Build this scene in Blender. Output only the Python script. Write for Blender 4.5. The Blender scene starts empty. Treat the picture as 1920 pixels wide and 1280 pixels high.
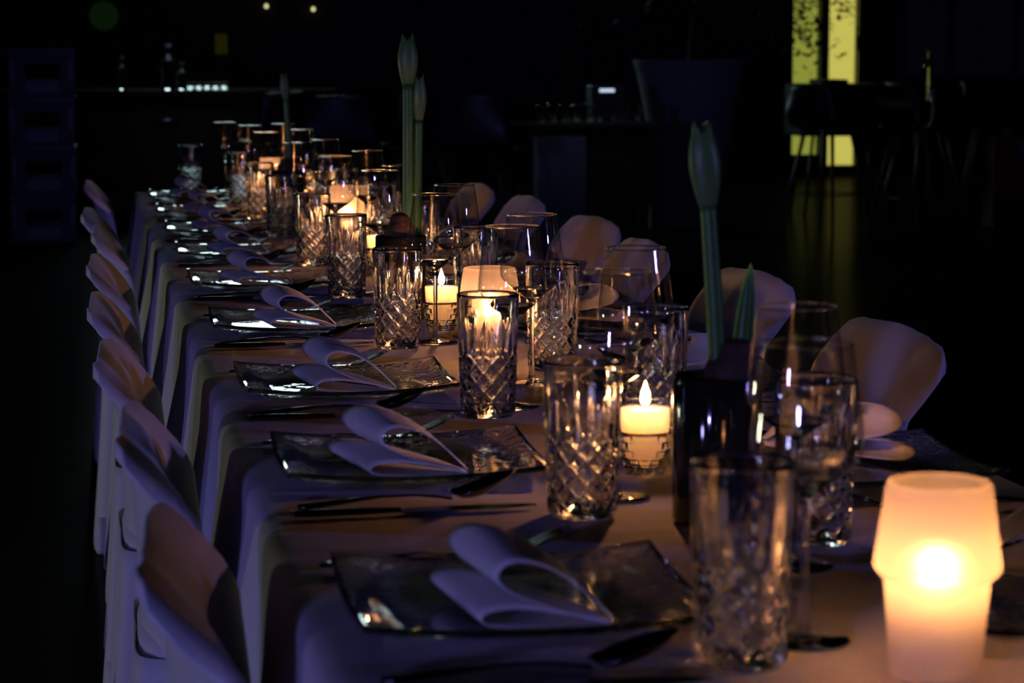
import bpy, math, random
from math import sin, cos, pi, radians as rad
random.seed(7)
S = bpy.context.scene
C = S.collection

# ------------------------------------------------------------------ camera
cam_d = bpy.data.cameras.new('camera')
cam = bpy.data.objects.new('camera', cam_d)
C.objects.link(cam)
cam.location = (0, 0, 1.19)
cam.rotation_euler = (rad(90 - 7.2787), 0, rad(-10.6639))
cam_d.sensor_width = 36
cam_d.lens = 36 * 4267 / 1920
cam_d.clip_start = 0.05
cam_d.clip_end = 100
cam_d.dof.use_dof = True
cam_d.dof.focus_distance = 3.35
cam_d.dof.aperture_fstop = 9.0
S.camera = cam

# ------------------------------------------------------------------ world, view, cycles options
W = bpy.data.worlds.new('night')
S.world = W
W.use_nodes = True
W.node_tree.nodes['Background'].inputs[0].default_value = (0.10, 0.11, 0.22, 1)
W.node_tree.nodes['Background'].inputs[1].default_value = 0.012
S.view_settings.view_transform = 'Standard'
S.view_settings.look = 'None'
S.view_settings.exposure = 0
S.view_settings.gamma = 1
S.view_settings.use_curve_mapping = False
cy = S.cycles
cy.use_denoising = True
cy.max_bounces = 12
cy.diffuse_bounces = 3
cy.glossy_bounces = 4
cy.transmission_bounces = 10
cy.transparent_max_bounces = 24
cy.sample_clamp_indirect = 18
cy.blur_glossy = 0.05
cy.use_adaptive_sampling = True
cy.adaptive_threshold = 0.03


def lamp_spot(name, loc, target, color, watts, angle, radius, blend=0.5):
    d = bpy.data.lights.new(name, 'SPOT')
    d.color = color
    d.energy = watts
    d.spot_size = rad(angle)
    d.spot_blend = blend
    d.shadow_soft_size = radius
    o = bpy.data.objects.new(name, d)
    C.objects.link(o)
    o.location = loc
    import mathutils
    v = mathutils.Vector(target) - mathutils.Vector(loc)
    o.rotation_euler = v.to_track_quat('-Z', 'Y').to_euler()
    return o


# violet LED stage lamp behind the photographer, neutral work lamp on the left, dim blue lamp over the back of the hall
lamp_spot('violet_stage_lamp', (-3.4, -3.6, 1.38), (0.5, 2.9, 0.8), (0.26, 0.24, 1.0), 285, 50, 0.16)
lamp_spot('violet_side_lamp', (4.6, 0.4, 1.7), (1.0, 3.6, 0.8), (0.30, 0.26, 1.0), 100, 50, 0.10)
lamp_spot('lavender_stage_lamp', (-4.2, -1.6, 0.75), (0.0, 2.0, 0.72), (0.44, 0.44, 1.0), 85, 50, 0.25)
lamp_spot('work_lamp', (-3.6, 5.6, 0.55), (0.2, 4.0, 0.85), (0.95, 0.97, 0.70), 38, 62, 0.15)
lamp_spot('blue_hall_lamp', (1.6, 9.5, 4.1), (1.6, 15.5, 0.3), (0.25, 0.32, 1.0), 16, 100, 0.2)
lamp_spot('service_glint_fill', (2.95, 12.2, 2.5), (2.95, 13.1, 0.8), (0.55, 0.7, 1.0), 16, 36, 0.25)  # added spot that gives the service table glasses their glints
lamp_spot('counter_glint_fill', (0.95, 15.9, 2.6), (0.75, 17.1, 0.95), (0.55, 0.7, 1.0), 22, 34, 0.25)  # added spot so the counter bottles and glasses sparkle bluish

# ------------------------------------------------------------------ materials
MATS = {}


def pmat(name, color, rough=0.5, metal=0.0, spec=0.5, coat=0.0, sheen=0.0, noise=None, bump=None, sss=None, trans=0.0):
    m = bpy.data.materials.new(name)
    m.use_nodes = True
    nt = m.node_tree
    b = nt.nodes['Principled BSDF']
    b.inputs['Base Color'].default_value = (*color, 1)
    b.inputs['Roughness'].default_value = rough
    b.inputs['Metallic'].default_value = metal
    b.inputs['Specular IOR Level'].default_value = spec
    b.inputs['Coat Weight'].default_value = coat
    b.inputs['Sheen Weight'].default_value = sheen
    b.inputs['Transmission Weight'].default_value = trans
    tc = nt.nodes.new('ShaderNodeTexCoord')
    if noise:
        sc, amt = noise
        n = nt.nodes.new('ShaderNodeTexNoise')
        n.inputs['Scale'].default_value = sc
        n.inputs['Detail'].default_value = 5
        nt.links.new(tc.outputs['Object'], n.inputs['Vector'])
        mx = nt.nodes.new('ShaderNodeMix')
        mx.data_type = 'RGBA'
        mx.inputs[6].default_value = (*[c * (1 - amt) for c in color], 1)
        mx.inputs[7].default_value = (*[min(1, c * (1 + amt)) for c in color], 1)
        nt.links.new(n.outputs['Fac'], mx.inputs[0])
        nt.links.new(mx.outputs[2], b.inputs['Base Color'])
    if bump:
        sc, st, dist = bump[:3]
        n = nt.nodes.new('ShaderNodeTexNoise')
        n.inputs['Scale'].default_value = sc
        n.inputs['Detail'].default_value = 3
        mp = nt.nodes.new('ShaderNodeMapping')
        if len(bump) > 3:
            mp.inputs['Scale'].default_value = bump[3]
        nt.links.new(tc.outputs['Object'], mp.inputs['Vector'])
        nt.links.new(mp.outputs['Vector'], n.inputs['Vector'])
        bp = nt.nodes.new('ShaderNodeBump')
        bp.inputs['Strength'].default_value = st
        bp.inputs['Distance'].default_value = dist
        nt.links.new(n.outputs['Fac'], bp.inputs['Height'])
        nt.links.new(bp.outputs['Normal'], b.inputs['Normal'])
    if sss:
        b.inputs['Subsurface Weight'].default_value = 1
        b.inputs['Subsurface Radius'].default_value = sss[0]
        b.inputs['Subsurface Scale'].default_value = sss[1]
    MATS[name] = m
    return m


def glass(name, color=(1, 1, 1), rough=0.0, ior=1.5, bump=None):
    m = bpy.data.materials.new(name)
    m.use_nodes = True
    nt = m.node_tree
    nt.nodes.remove(nt.nodes['Principled BSDF'])
    g = nt.nodes.new('ShaderNodeBsdfGlass')
    g.inputs['Color'].default_value = (*color, 1)
    g.inputs['Roughness'].default_value = rough
    g.inputs['IOR'].default_value = ior
    nt.links.new(g.outputs[0], nt.nodes['Material Output'].inputs['Surface'])
    if bump:
        tc = nt.nodes.new('ShaderNodeTexCoord')
        n = nt.nodes.new('ShaderNodeTexNoise')
        n.inputs['Scale'].default_value = bump[0]
        n.inputs['Detail'].default_value = 2
        bp = nt.nodes.new('ShaderNodeBump')
        bp.inputs['Strength'].default_value = bump[1]
        bp.inputs['Distance'].default_value = bump[2]
        nt.links.new(tc.outputs['Object'], n.inputs['Vector'])
        nt.links.new(n.outputs['Fac'], bp.inputs['Height'])
        nt.links.new(bp.outputs['Normal'], g.inputs['Normal'])
    MATS[name] = m
    return m


def thin_glass(name, tint=(0.96, 0.97, 0.98), base=0.06, power=4.0):
    """Thin blown glass wall: clear with a Fresnel-like reflection, the same for every ray."""
    m = bpy.data.materials.new(name)
    m.use_nodes = True
    nt = m.node_tree
    nt.nodes.remove(nt.nodes['Principled BSDF'])
    lw = nt.nodes.new('ShaderNodeLayerWeight')
    lw.inputs['Blend'].default_value = 0.5
    pw = nt.nodes.new('ShaderNodeMath')
    pw.operation = 'POWER'
    pw.inputs[1].default_value = power
    ma = nt.nodes.new('ShaderNodeMath')
    ma.operation = 'MULTIPLY_ADD'
    ma.use_clamp = True
    ma.inputs[1].default_value = 0.85
    ma.inputs[2].default_value = base
    nt.links.new(lw.outputs['Facing'], pw.inputs[0])
    nt.links.new(pw.outputs[0], ma.inputs[0])
    t = nt.nodes.new('ShaderNodeBsdfTransparent')
    t.inputs[0].default_value = (*tint, 1)
    g = nt.nodes.new('ShaderNodeBsdfGlossy')
    g.inputs['Roughness'].default_value = 0.02
    mx = nt.nodes.new('ShaderNodeMixShader')
    nt.links.new(ma.outputs[0], mx.inputs[0])
    nt.links.new(t.outputs[0], mx.inputs[1])
    nt.links.new(g.outputs[0], mx.inputs[2])
    nt.links.new(mx.outputs[0], nt.nodes['Material Output'].inputs['Surface'])
    MATS[name] = m
    return m


def emis(name, color, strength, clear=False):
    m = bpy.data.materials.new(name)
    m.use_nodes = True
    nt = m.node_tree
    nt.nodes.remove(nt.nodes['Principled BSDF'])
    e = nt.nodes.new('ShaderNodeEmission')
    e.inputs[0].default_value = (*color, 1)
    e.inputs[1].default_value = strength
    out = e.outputs[0]
    if clear:
        t = nt.nodes.new('ShaderNodeBsdfTransparent')
        a = nt.nodes.new('ShaderNodeAddShader')
        nt.links.new(e.outputs[0], a.inputs[0])
        nt.links.new(t.outputs[0], a.inputs[1])
        out = a.outputs[0]
    nt.links.new(out, nt.nodes['Material Output'].inputs['Surface'])
    MATS[name] = m
    return m


def frosted(name):
    m = bpy.data.materials.new(name)
    m.use_nodes = True
    nt = m.node_tree
    nt.nodes.remove(nt.nodes['Principled BSDF'])
    t = nt.nodes.new('ShaderNodeBsdfTranslucent')
    t.inputs[0].default_value = (0.86, 0.80, 0.70, 1)
    r = nt.nodes.new('ShaderNodeBsdfRefraction')
    r.inputs[0].default_value = (0.95, 0.9, 0.82, 1)
    r.inputs['Roughness'].default_value = 0.75
    r.inputs['IOR'].default_value = 1.35
    d = nt.nodes.new('ShaderNodeBsdfDiffuse')
    d.inputs[0].default_value = (0.75, 0.72, 0.68, 1)
    m1 = nt.nodes.new('ShaderNodeMixShader')
    m1.inputs[0].default_value = 0.40
    nt.links.new(t.outputs[0], m1.inputs[1])
    nt.links.new(r.outputs[0], m1.inputs[2])
    m2 = nt.nodes.new('ShaderNodeMixShader')
    m2.inputs[0].default_value = 0.35
    nt.links.new(m1.outputs[0], m2.inputs[1])
    nt.links.new(d.outputs[0], m2.inputs[2])
    nt.links.new(m2.outputs[0], nt.nodes['Material Output'].inputs['Surface'])
    MATS[name] = m
    return m


def translucent_mix(name, base, color, fac):
    m = MATS[base].copy()
    m.name = name
    nt = m.node_tree
    b = nt.nodes['Principled BSDF']
    t = nt.nodes.new('ShaderNodeBsdfTranslucent')
    t.inputs[0].default_value = (*color, 1)
    mx = nt.nodes.new('ShaderNodeMixShader')
    mx.inputs[0].default_value = fac
    nt.links.new(b.outputs[0], mx.inputs[1])
    nt.links.new(t.outputs[0], mx.inputs[2])
    nt.links.new(mx.outputs[0], nt.nodes['Material Output'].inputs['Surface'])
    MATS[name] = m
    return m


def paper(name, color, tr=0.25):
    m = bpy.data.materials.new(name)
    m.use_nodes = True
    nt = m.node_tree
    nt.nodes.remove(nt.nodes['Principled BSDF'])
    d = nt.nodes.new('ShaderNodeBsdfDiffuse')
    d.inputs[0].default_value = (*color, 1)
    t = nt.nodes.new('ShaderNodeBsdfTranslucent')
    t.inputs[0].default_value = (*color, 1)
    mx = nt.nodes.new('ShaderNodeMixShader')
    mx.inputs[0].default_value = tr
    nt.links.new(d.outputs[0], mx.inputs[1])
    nt.links.new(t.outputs[0], mx.inputs[2])
    tc = nt.nodes.new('ShaderNodeTexCoord')
    n = nt.nodes.new('ShaderNodeTexNoise')
    n.inputs['Scale'].default_value = 900
    bp = nt.nodes.new('ShaderNodeBump')
    bp.inputs['Strength'].default_value = 0.15
    bp.inputs['Distance'].default_value = 0.0005
    nt.links.new(tc.outputs['Object'], n.inputs['Vector'])
    nt.links.new(n.outputs['Fac'], bp.inputs['Height'])
    nt.links.new(bp.outputs['Normal'], d.inputs['Normal'])
    nt.links.new(mx.outputs[0], nt.nodes['Material Output'].inputs['Surface'])
    MATS[name] = m
    return m


def satin(name, color, rough, gloss):
    """Matte body with a weak, even satin sheen."""
    m = bpy.data.materials.new(name)
    m.use_nodes = True
    nt = m.node_tree
    nt.nodes.remove(nt.nodes['Principled BSDF'])
    tc = nt.nodes.new('ShaderNodeTexCoord')
    n = nt.nodes.new('ShaderNodeTexNoise')
    n.inputs['Scale'].default_value = 2.5
    n.inputs['Detail'].default_value = 6
    nt.links.new(tc.outputs['Object'], n.inputs['Vector'])
    mc = nt.nodes.new('ShaderNodeMix')
    mc.data_type = 'RGBA'
    mc.inputs[6].default_value = (*[c * 0.6 for c in color], 1)
    mc.inputs[7].default_value = (*[c * 1.4 for c in color], 1)
    nt.links.new(n.outputs['Fac'], mc.inputs[0])
    d = nt.nodes.new('ShaderNodeBsdfDiffuse')
    nt.links.new(mc.outputs[2], d.inputs[0])
    g = nt.nodes.new('ShaderNodeBsdfGlossy')
    g.inputs['Roughness'].default_value = rough
    mx = nt.nodes.new('ShaderNodeMixShader')
    mx.inputs[0].default_value = gloss
    nt.links.new(d.outputs[0], mx.inputs[1])
    nt.links.new(g.outputs[0], mx.inputs[2])
    nt.links.new(mx.outputs[0], nt.nodes['Material Output'].inputs['Surface'])
    MATS[name] = m
    return m


pmat('cloth', (0.74, 0.71, 0.74), 0.85, sheen=0.1, bump=(9, 0.5, 0.006, (0.5, 2.2, 1)))
pmat('chair_fabric', (0.72, 0.70, 0.74), 0.75, sheen=0.2, bump=(14, 0.25, 0.006))
paper('napkin_paper', (0.86, 0.84, 0.83), 0.12)
glass('crystal', (0.985, 0.99, 1.0), 0.0, 1.52)
glass('solid_glass', (0.99, 1, 1), 0.0, 1.5)
glass('plate_glass', (0.97, 0.975, 0.985), 0.0, 1.5, bump=(38, 0.10, 0.004))
glass('plate_relief', (0.97, 0.975, 0.985), 0.0, 1.5, bump=(150, 0.9, 0.003))
thin_glass('blown_glass', (0.95, 0.955, 0.965), 0.12, 3.0)
thin_glass('votive_glass', (0.97, 0.97, 0.97), 0.05)
thin_glass('window_glass', (0.9, 0.92, 0.9), 0.04)
frosted('frosted_glass')
pmat('wax_body', (0.97, 0.92, 0.80), 0.45, sss=((1.0, 0.72, 0.42), 0.12))
translucent_mix('wax', 'wax_body', (0.98, 0.90, 0.74), 0.5)
pmat('wick', (0.02, 0.015, 0.01), 0.9)
emis('flame', (1.0, 0.47, 0.14), 48, clear=True)
pmat('steel', (0.10, 0.10, 0.11), 0.22, metal=1.0)
pmat('pot_glass', (0.012, 0.011, 0.007), 0.07, spec=0.6, coat=0.5)
pmat('stem_green', (0.065, 0.19, 0.025), 0.4, noise=(40, 0.2), sss=((0.3, 0.6, 0.1), 0.006))
pmat('bud_green', (0.11, 0.22, 0.055), 0.42, noise=(30, 0.25), sss=((0.4, 0.6, 0.2), 0.006))
pmat('bulb_skin', (0.055, 0.028, 0.014), 0.7, noise=(60, 0.5), bump=(90, 0.6, 0.003))
pmat('soil', (0.03, 0.02, 0.012), 0.95, bump=(120, 0.8, 0.004))
pmat('table_wood', (0.3, 0.22, 0.14), 0.6, noise=(12, 0.3))
pmat('table_metal', (0.25, 0.25, 0.26), 0.35, metal=1)
satin('floor_mat', (0.014, 0.013, 0.014), 0.2, 0.06)
pmat('wall_mat', (0.030, 0.030, 0.030), 0.8, noise=(1.3, 0.3))
pmat('ceiling_mat', (0.03, 0.03, 0.03), 0.9, noise=(1.3, 0.3))
pmat('black_frame', (0.012, 0.012, 0.013), 0.5)
pmat('grey_frame', (0.09, 0.10, 0.12), 0.45)
emis('yellow_lit', (0.78, 0.68, 0.135), 0.92)
emis('green_lit', (0.53, 0.55, 0.085), 0.62)
emis('cool_lit', (0.72, 0.95, 1.0), 9.0)
pmat('crate_plastic', (0.05, 0.05, 0.075), 0.45, noise=(6, 0.2))
pmat('crate_light', (0.16, 0.16, 0.22), 0.4)
pmat('dark_plastic', (0.015, 0.015, 0.017), 0.4)
satin('dark_wood', (0.030, 0.022, 0.015), 0.6, 0.01)
pmat('leg_wood', (0.10, 0.075, 0.035), 0.45, noise=(9, 0.3))
pmat('concrete', (0.22, 0.22, 0.23), 0.85, noise=(5, 0.25), bump=(30, 0.2, 0.01))
pmat('foliage', (0.02, 0.035, 0.012), 0.6)
pmat('bark', (0.03, 0.022, 0.015), 0.9)
pmat('white_paper', (0.7, 0.72, 0.75), 0.8)
pmat('red_plastic', (0.16, 0.012, 0.012), 0.5)
emis('bulb_lit', (0.75, 0.72, 0.35), 1.4)
emis('exit_green', (0.10, 0.30, 0.08), 0.022)
emis('dim_yellow', (0.30, 0.28, 0.03), 0.035)
emis('led_lit', (0.65, 0.78, 1.0), 0.9)
emis('blue_led', (0.05, 0.08, 1.0), 0.35)


# ------------------------------------------------------------------ mesh helpers
def mk(name, verts, faces, mat, parent=None, smooth=True, loc=None):
    me = bpy.data.meshes.new(name)
    me.from_pydata([tuple(v) for v in verts], [], faces)
    if smooth:
        me.polygons.foreach_set('use_smooth', [True] * len(me.polygons))
    me.materials.append(MATS[mat])
    me.update()
    o = bpy.data.objects.new(name, me)
    C.objects.link(o)
    if parent:
        o.parent = parent
    if loc:
        o.location = loc
    return o


def tag(o, label, cat, group=None):
    o['label'] = label
    o['category'] = cat
    if group:
        o['group'] = group
    return o


def thing(name, label, cat, loc=(0, 0, 0), rz=0.0, group=None):
    o = bpy.data.objects.new(name, None)
    o.empty_display_size = 0.05
    C.objects.link(o)
    o.location = loc
    o.rotation_euler = (0, 0, rz)
    return tag(o, label, cat, group)


def struct(o):
    o['kind'] = 'structure'
    return o


def copy_tree(o, parent=None):
    c = o.copy()
    C.objects.link(c)
    if parent:
        c.parent = parent
    for ch in list(o.children):
        copy_tree(ch, c)
    return c


def lathe(profile, seg=32, closed=False, cap0=False, cap1=False):
    """profile: list of (r, z). closed joins the last ring to the first."""
    V, Fc = [], []
    n = len(profile)
    for r, z in profile:
        for i in range(seg):
            a = 2 * pi * i / seg
            V.append((r * cos(a), r * sin(a), z))
    for j in range(n if closed else n - 1):
        k = (j + 1) % n
        for i in range(seg):
            i2 = (i + 1) % seg
            Fc.append((j * seg + i, j * seg + i2, k * seg + i2, k * seg + i))
    if cap0:
        Fc.append(tuple(range(seg))[::-1])
    if cap1:
        Fc.append(tuple((n - 1) * seg + i for i in range(seg)))
    return V, Fc


def box(x0, x1, y0, y1, z0, z1, b=0.0):
    """Box with chamfered edges when b > 0."""
    if b <= 0:
        V = [(x, y, z) for z in (z0, z1) for y in (y0, y1) for x in (x0, x1)]
        return V, [(0, 2, 3, 1), (4, 5, 7, 6), (0, 1, 5, 4), (2, 6, 7, 3), (0, 4, 6, 2), (1, 3, 7, 5)]
    V = []
    rings = [(z0, b), (z0 + b, 0), (z1 - b, 0), (z1, b)]
    for z, i in rings:
        bb = b
        V += [(x0 + i + bb, y0 + i, z), (x1 - i - bb, y0 + i, z), (x1 - i, y0 + i + bb, z), (x1 - i, y1 - i - bb, z),
              (x1 - i - bb, y1 - i, z), (x0 + i + bb, y1 - i, z), (x0 + i, y1 - i - bb, z), (x0 + i, y0 + i + bb, z)]
    Fc = [tuple(range(8))[::-1], tuple(range(24, 32))]
    for j in range(3):
        for i in range(8):
            i2 = (i + 1) % 8
            Fc.append((j * 8 + i, j * 8 + i2, j * 8 + 8 + i2, j * 8 + 8 + i))
    return V, Fc


def join(*parts):
    V, Fc = [], []
    for v, f in parts:
        o = len(V)
        V += list(v)
        Fc += [tuple(i + o for i in q) for q in f]
    return V, Fc


def tube(path, radii, seg=10, flat=1.0, cap=True):
    """Swept tube; radii per point, flat scales the section in the second direction."""
    import mathutils
    Vv = mathutils.Vector
    P = [Vv(p) for p in path]
    V, Fc = [], []
    up = Vv((0, 0, 1))
    for i, p in enumerate(P):
        t = (P[min(i + 1, len(P) - 1)] - P[max(i - 1, 0)]).normalized()
        a = t.cross(up)
        if a.length < 1e-3:
            a = t.cross(Vv((0, 1, 0)))
        a.normalize()
        b = a.cross(t).normalized()
        r = radii[i] if isinstance(radii, (list, tuple)) else radii
        for k in range(seg):
            an = 2 * pi * k / seg
            V.append(tuple(p + a * (r * cos(an)) + b * (r * flat * sin(an))))
    for j in range(len(P) - 1):
        for k in range(seg):
            k2 = (k + 1) % seg
            Fc.append((j * seg + k, j * seg + k2, (j + 1) * seg + k2, (j + 1) * seg + k))
    if cap:
        Fc.append(tuple(range(seg))[::-1])
        Fc.append(tuple((len(P) - 1) * seg + k for k in range(seg)))
    return V, Fc


def smooth_line(pts, n):
    """Catmull-Rom through pts, n samples per span."""
    out = []
    m = len(pts)
    for i in range(m - 1):
        p0, p1, p2, p3 = pts[max(i - 1, 0)], pts[i], pts[i + 1], pts[min(i + 2, m - 1)]
        for k in range(n):
            t = k / n
            out.append(tuple(0.5 * ((2 * b) + (-a + c) * t + (2 * a - 5 * b + 4 * c - d) * t * t + (-a + 3 * b - 3 * c + d) * t ** 3)
                             for a, b, c, d in zip(p0, p1, p2, p3)))
    out.append(tuple(pts[-1]))
    return out


def sstep(a, b, x):
    t = max(0.0, min(1.0, (x - a) / (b - a)))
    return t * t * (3 - 2 * t)


NTH = ['nearest', 'second', 'third', 'fourth', 'fifth', 'sixth', 'seventh', 'eighth', 'ninth', 'tenth']


def nth(i, last):
    if i == 0:
        return 'nearest to the camera'
    if i == last:
        return 'farthest from the camera'
    return NTH[i] + ' from the near end'


# ------------------------------------------------------------------ the hall
HX0, HX1, HY0, HY1, HZ = -5.0, 12.0, -6.5, 21.0, 4.6
struct(mk('floor', *box(HX0, HX1, HY0, HY1, -0.12, 0), 'floor_mat', smooth=False))
struct(mk('ceiling', *box(HX0, HX1, HY0, HY1, HZ, HZ + 0.1), 'ceiling_mat', smooth=False))
struct(mk('wall_left', *box(HX0 - 0.2, HX0, HY0, HY1, 0, HZ), 'wall_mat', smooth=False))
struct(mk('wall_right', *box(HX1, HX1 + 0.2, HY0, HY1, 0, HZ), 'wall_mat', smooth=False))
struct(mk('wall_front', *box(HX0, HX1, HY0 - 0.2, HY0, 0, HZ), 'wall_mat', smooth=False))
# back wall with three openings: a high window, the yellow glass door, a dark glass front
WINH = (0.35, 2.15, 1.9, 3.3)
WINY = (6.64, 7.36, 0.06, 2.7)
WIND = (7.75, 11.0, 0.9, 3.0)


def wall_with_holes(holes):
    xs = sorted({HX0, HX1} | {h[0] for h in holes} | {h[1] for h in holes})
    zs = sorted({0, HZ} | {h[2] for h in holes} | {h[3] for h in holes})
    parts = []
    for i in range(len(xs) - 1):
        for j in range(len(zs) - 1):
            cx, cz = (xs[i] + xs[i + 1]) / 2, (zs[j] + zs[j + 1]) / 2
            if any(h[0] < cx < h[1] and h[2] < cz < h[3] for h in holes):
                continue
            parts.append(box(xs[i], xs[i + 1], HY1, HY1 + 0.25, zs[j], zs[j + 1]))
    return join(*parts)


struct(mk('wall_back', *wall_with_holes([WINH, WINY, WIND]), 'wall_mat', smooth=False))


def frame_part(name, parent, x0, x1, z0, z1, y0, y1, mat):
    return mk(name, *box(x0, x1, y0, y1, z0, z1, 0.004), mat, parent, smooth=False)


def window(name, hole, mullions, frame_mat, pane_mats, fw=0.05, lit=None, glow=0.3):
    x0, x1, z0, z1 = hole
    w = bpy.data.objects.new(name, None)
    C.objects.link(w)
    w['kind'] = 'structure'
    ya, yb = HY1 - 0.03, HY1 + 0.09
    frame_part('frame_rail', w, x0, x1, z1 - fw, z1, ya, yb, frame_mat)
    frame_part('frame_rail', w, x0, x1, z0, z0 + fw, ya, yb, frame_mat)
    frame_part('frame_stile', w, x0, x0 + fw, z0 + fw, z1 - fw, ya, yb, frame_mat)
    frame_part('frame_stile', w, x1 - fw, x1, z0 + fw, z1 - fw, ya, yb, frame_mat)
    xs = [x0 + fw]
    for m, mw in mullions:
        frame_part('mullion', w, m - mw / 2, m + mw / 2, z0 + fw, z1 - fw, ya, yb, frame_mat)
        xs += [m - mw / 2, m + mw / 2]
    xs.append(x1 - fw)
    for i in range(0, len(xs), 2):
        a, b = xs[i], xs[i + 1]
        mk('pane', *box(a, b, HY1 + 0.02, HY1 + 0.028, z0 + fw, z1 - fw), 'window_glass', w, smooth=False)
        pm = pane_mats[(i // 2) % len(pane_mats)]
        if pm:
            mk('glow_panel', *box(a - 0.02, b + 0.02, HY1 + glow, HY1 + glow + 0.02, z0, z1), pm, w, smooth=False)  # glowing panel stands in for the lit space beyond the panes
    return w


window('window_1', WINH, [(1.25, 0.06)], 'black_frame', ['cool_lit'], glow=0.12)
dw = window('window_2', WINY, [(6.99, 0.085)], 'black_frame', ['green_lit', 'yellow_lit'], fw=0.035, glow=0.14)
mk('door_handle', *join(box(7.285, 7.33, HY1 - 0.09, HY1 - 0.03, 1.19, 1.34, 0.006)), 'black_frame', dw, smooth=False)
mk('lower_panel', *box(6.675, 6.945, HY1 - 0.02, HY1 + 0.10, 0.095, 0.20, 0.004), 'black_frame', dw, smooth=False)
window('window_3', WIND, [(8.28, 0.07), (8.95, 0.05), (9.7, 0.07), (10.4, 0.05)], 'grey_frame', [None], fw=0.06)

# ------------------------------------------------------------------ banquet table and its cloth
TX0, TX1, TY0, TY1, TZ = 0.155, 0.945, 0.95, 7.28, 0.75
bt = thing('banquet_table', 'long wooden banquet table hidden under the white cloth', 'table', (0, 0, 0))
mk('tabletop', *box(TX0 + 0.004, TX1 - 0.004, TY0 + 0.004, TY1 - 0.004, TZ - 0.035, TZ - 0.006, 0.004), 'table_wood', bt, smooth=False)
for lx in (TX0 + 0.32, TX1 - 0.32):
    for ly in (TY0 + 0.15, 3.1, 5.2, TY1 - 0.15):
        mk('leg', *tube([(lx, ly, 0), (lx, ly, TZ - 0.036)], 0.018, 12), 'table_metal', bt)


def build_cloth():
    """A closed rim loft: top grid with rounded edge, hanging sides with folds, one continuous sheet."""
    V, Fc = [], []
    # perimeter samples (rounded rectangle), going round
    per = []
    r = 0.03
    n_long, n_short, n_c = 420, 50, 6

    def seg(a, b, n, nx, ny):
        for i in range(n):
            t = i / n
            per.append((a[0] + (b[0] - a[0]) * t, a[1] + (b[1] - a[1]) * t, nx, ny))

    def corner(cx, cy, a0):
        for i in range(n_c):
            a = a0 + (pi / 2) * i / n_c
            per.append((cx + r * cos(a), cy + r * sin(a), cos(a), sin(a)))
    x0, x1, y0, y1 = TX0, TX1, TY0, TY1
    seg((x1, y0 + r), (x1, y1 - r), n_long, 1, 0)
    corner(x1 - r, y1 - r, 0)
    seg((x1 - r, y1), (x0 + r, y1), n_short, 0, 1)
    corner(x0 + r, y1 - r, pi / 2)
    seg((x0, y1 - r), (x0, y0 + r), n_long, -1, 0)
    corner(x0 + r, y0 + r, pi)
    seg((x0 + r, y0), (x1 - r, y0), n_short, 0, -1)
    corner(x1 - r, y0 + r, 3 * pi / 2)
    n = len(per)
    rnd = random.Random(3)
    ph = [rnd.uniform(0, 6.28) for _ in range(6)]

    def fold(x, y, side):
        s = y * 1.0 + x * 0.7 + side * 1.3
        w = sin(s * 2 * pi / 0.345 + ph[0] + 0.9 * sin(s * 2.1)) * 0.55 + sin(s * 2 * pi / 0.21 + ph[1] + sin(s * 3)) * 0.3 + sin(s * 2 * pi / 0.62 + ph[2]) * 0.35
        return w
    rows = []
    # inner ring to edge
    drop = [(-0.10, 0.0), (-0.05, 0.0), (-0.022, 0.0), (-0.010, -0.0012), (-0.003, -0.005), (0.0005, -0.012), (0.002, -0.024)]
    for dx, dz in drop:
        row = []
        for (x, y, nx, ny) in per:
            row.append((x + nx * dx, y + ny * dx, TZ + dz))
        rows.append(row)
    for j in range(1, 15):
        t = j / 14
        row = []
        for (x, y, nx, ny) in per:
            w = fold(x, y, nx)
            off = 0.002 + (0.0035 + 0.030 * (0.5 + 0.5 * w)) * min(1, t * 1.6) * (1 if ny == 0 else 0.6) + 0.006 * t
            row.append((x + nx * off, y + ny * off, TZ - 0.024 - 0.265 * t - 0.004 * sin(w * 3) * t))
        rows.append(row)
    for row in rows:
        V += row
    for j in range(len(rows) - 1):
        for i in range(n):
            i2 = (i + 1) % n
            Fc.append((j * n + i2, j * n + i, (j + 1) * n + i, (j + 1) * n + i2))
    # top: strips from the right edge to the left edge, one polygon at each end
    L0 = n_long + n_c + n_short + n_c
    for i in range(n_long):
        a, b = i, i + 1
        c, d = L0 + n_long - i - 1, L0 + n_long - i
        Fc.append((a, b, c, d))
    Fc.append(tuple(range(n_long, L0 + 1)))
    Fc.append(tuple(list(range(L0 + n_long, n)) + [0]))
    o = mk('tablecloth', V, Fc, 'cloth')
    m = o.modifiers.new('thickness', 'SOLIDIFY')
    m.thickness = 0.0012
    m.offset = -1
    return o


cloth = build_cloth()
tag(cloth, 'long white tablecloth with hanging folds covering the banquet table', 'tablecloth')


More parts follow.
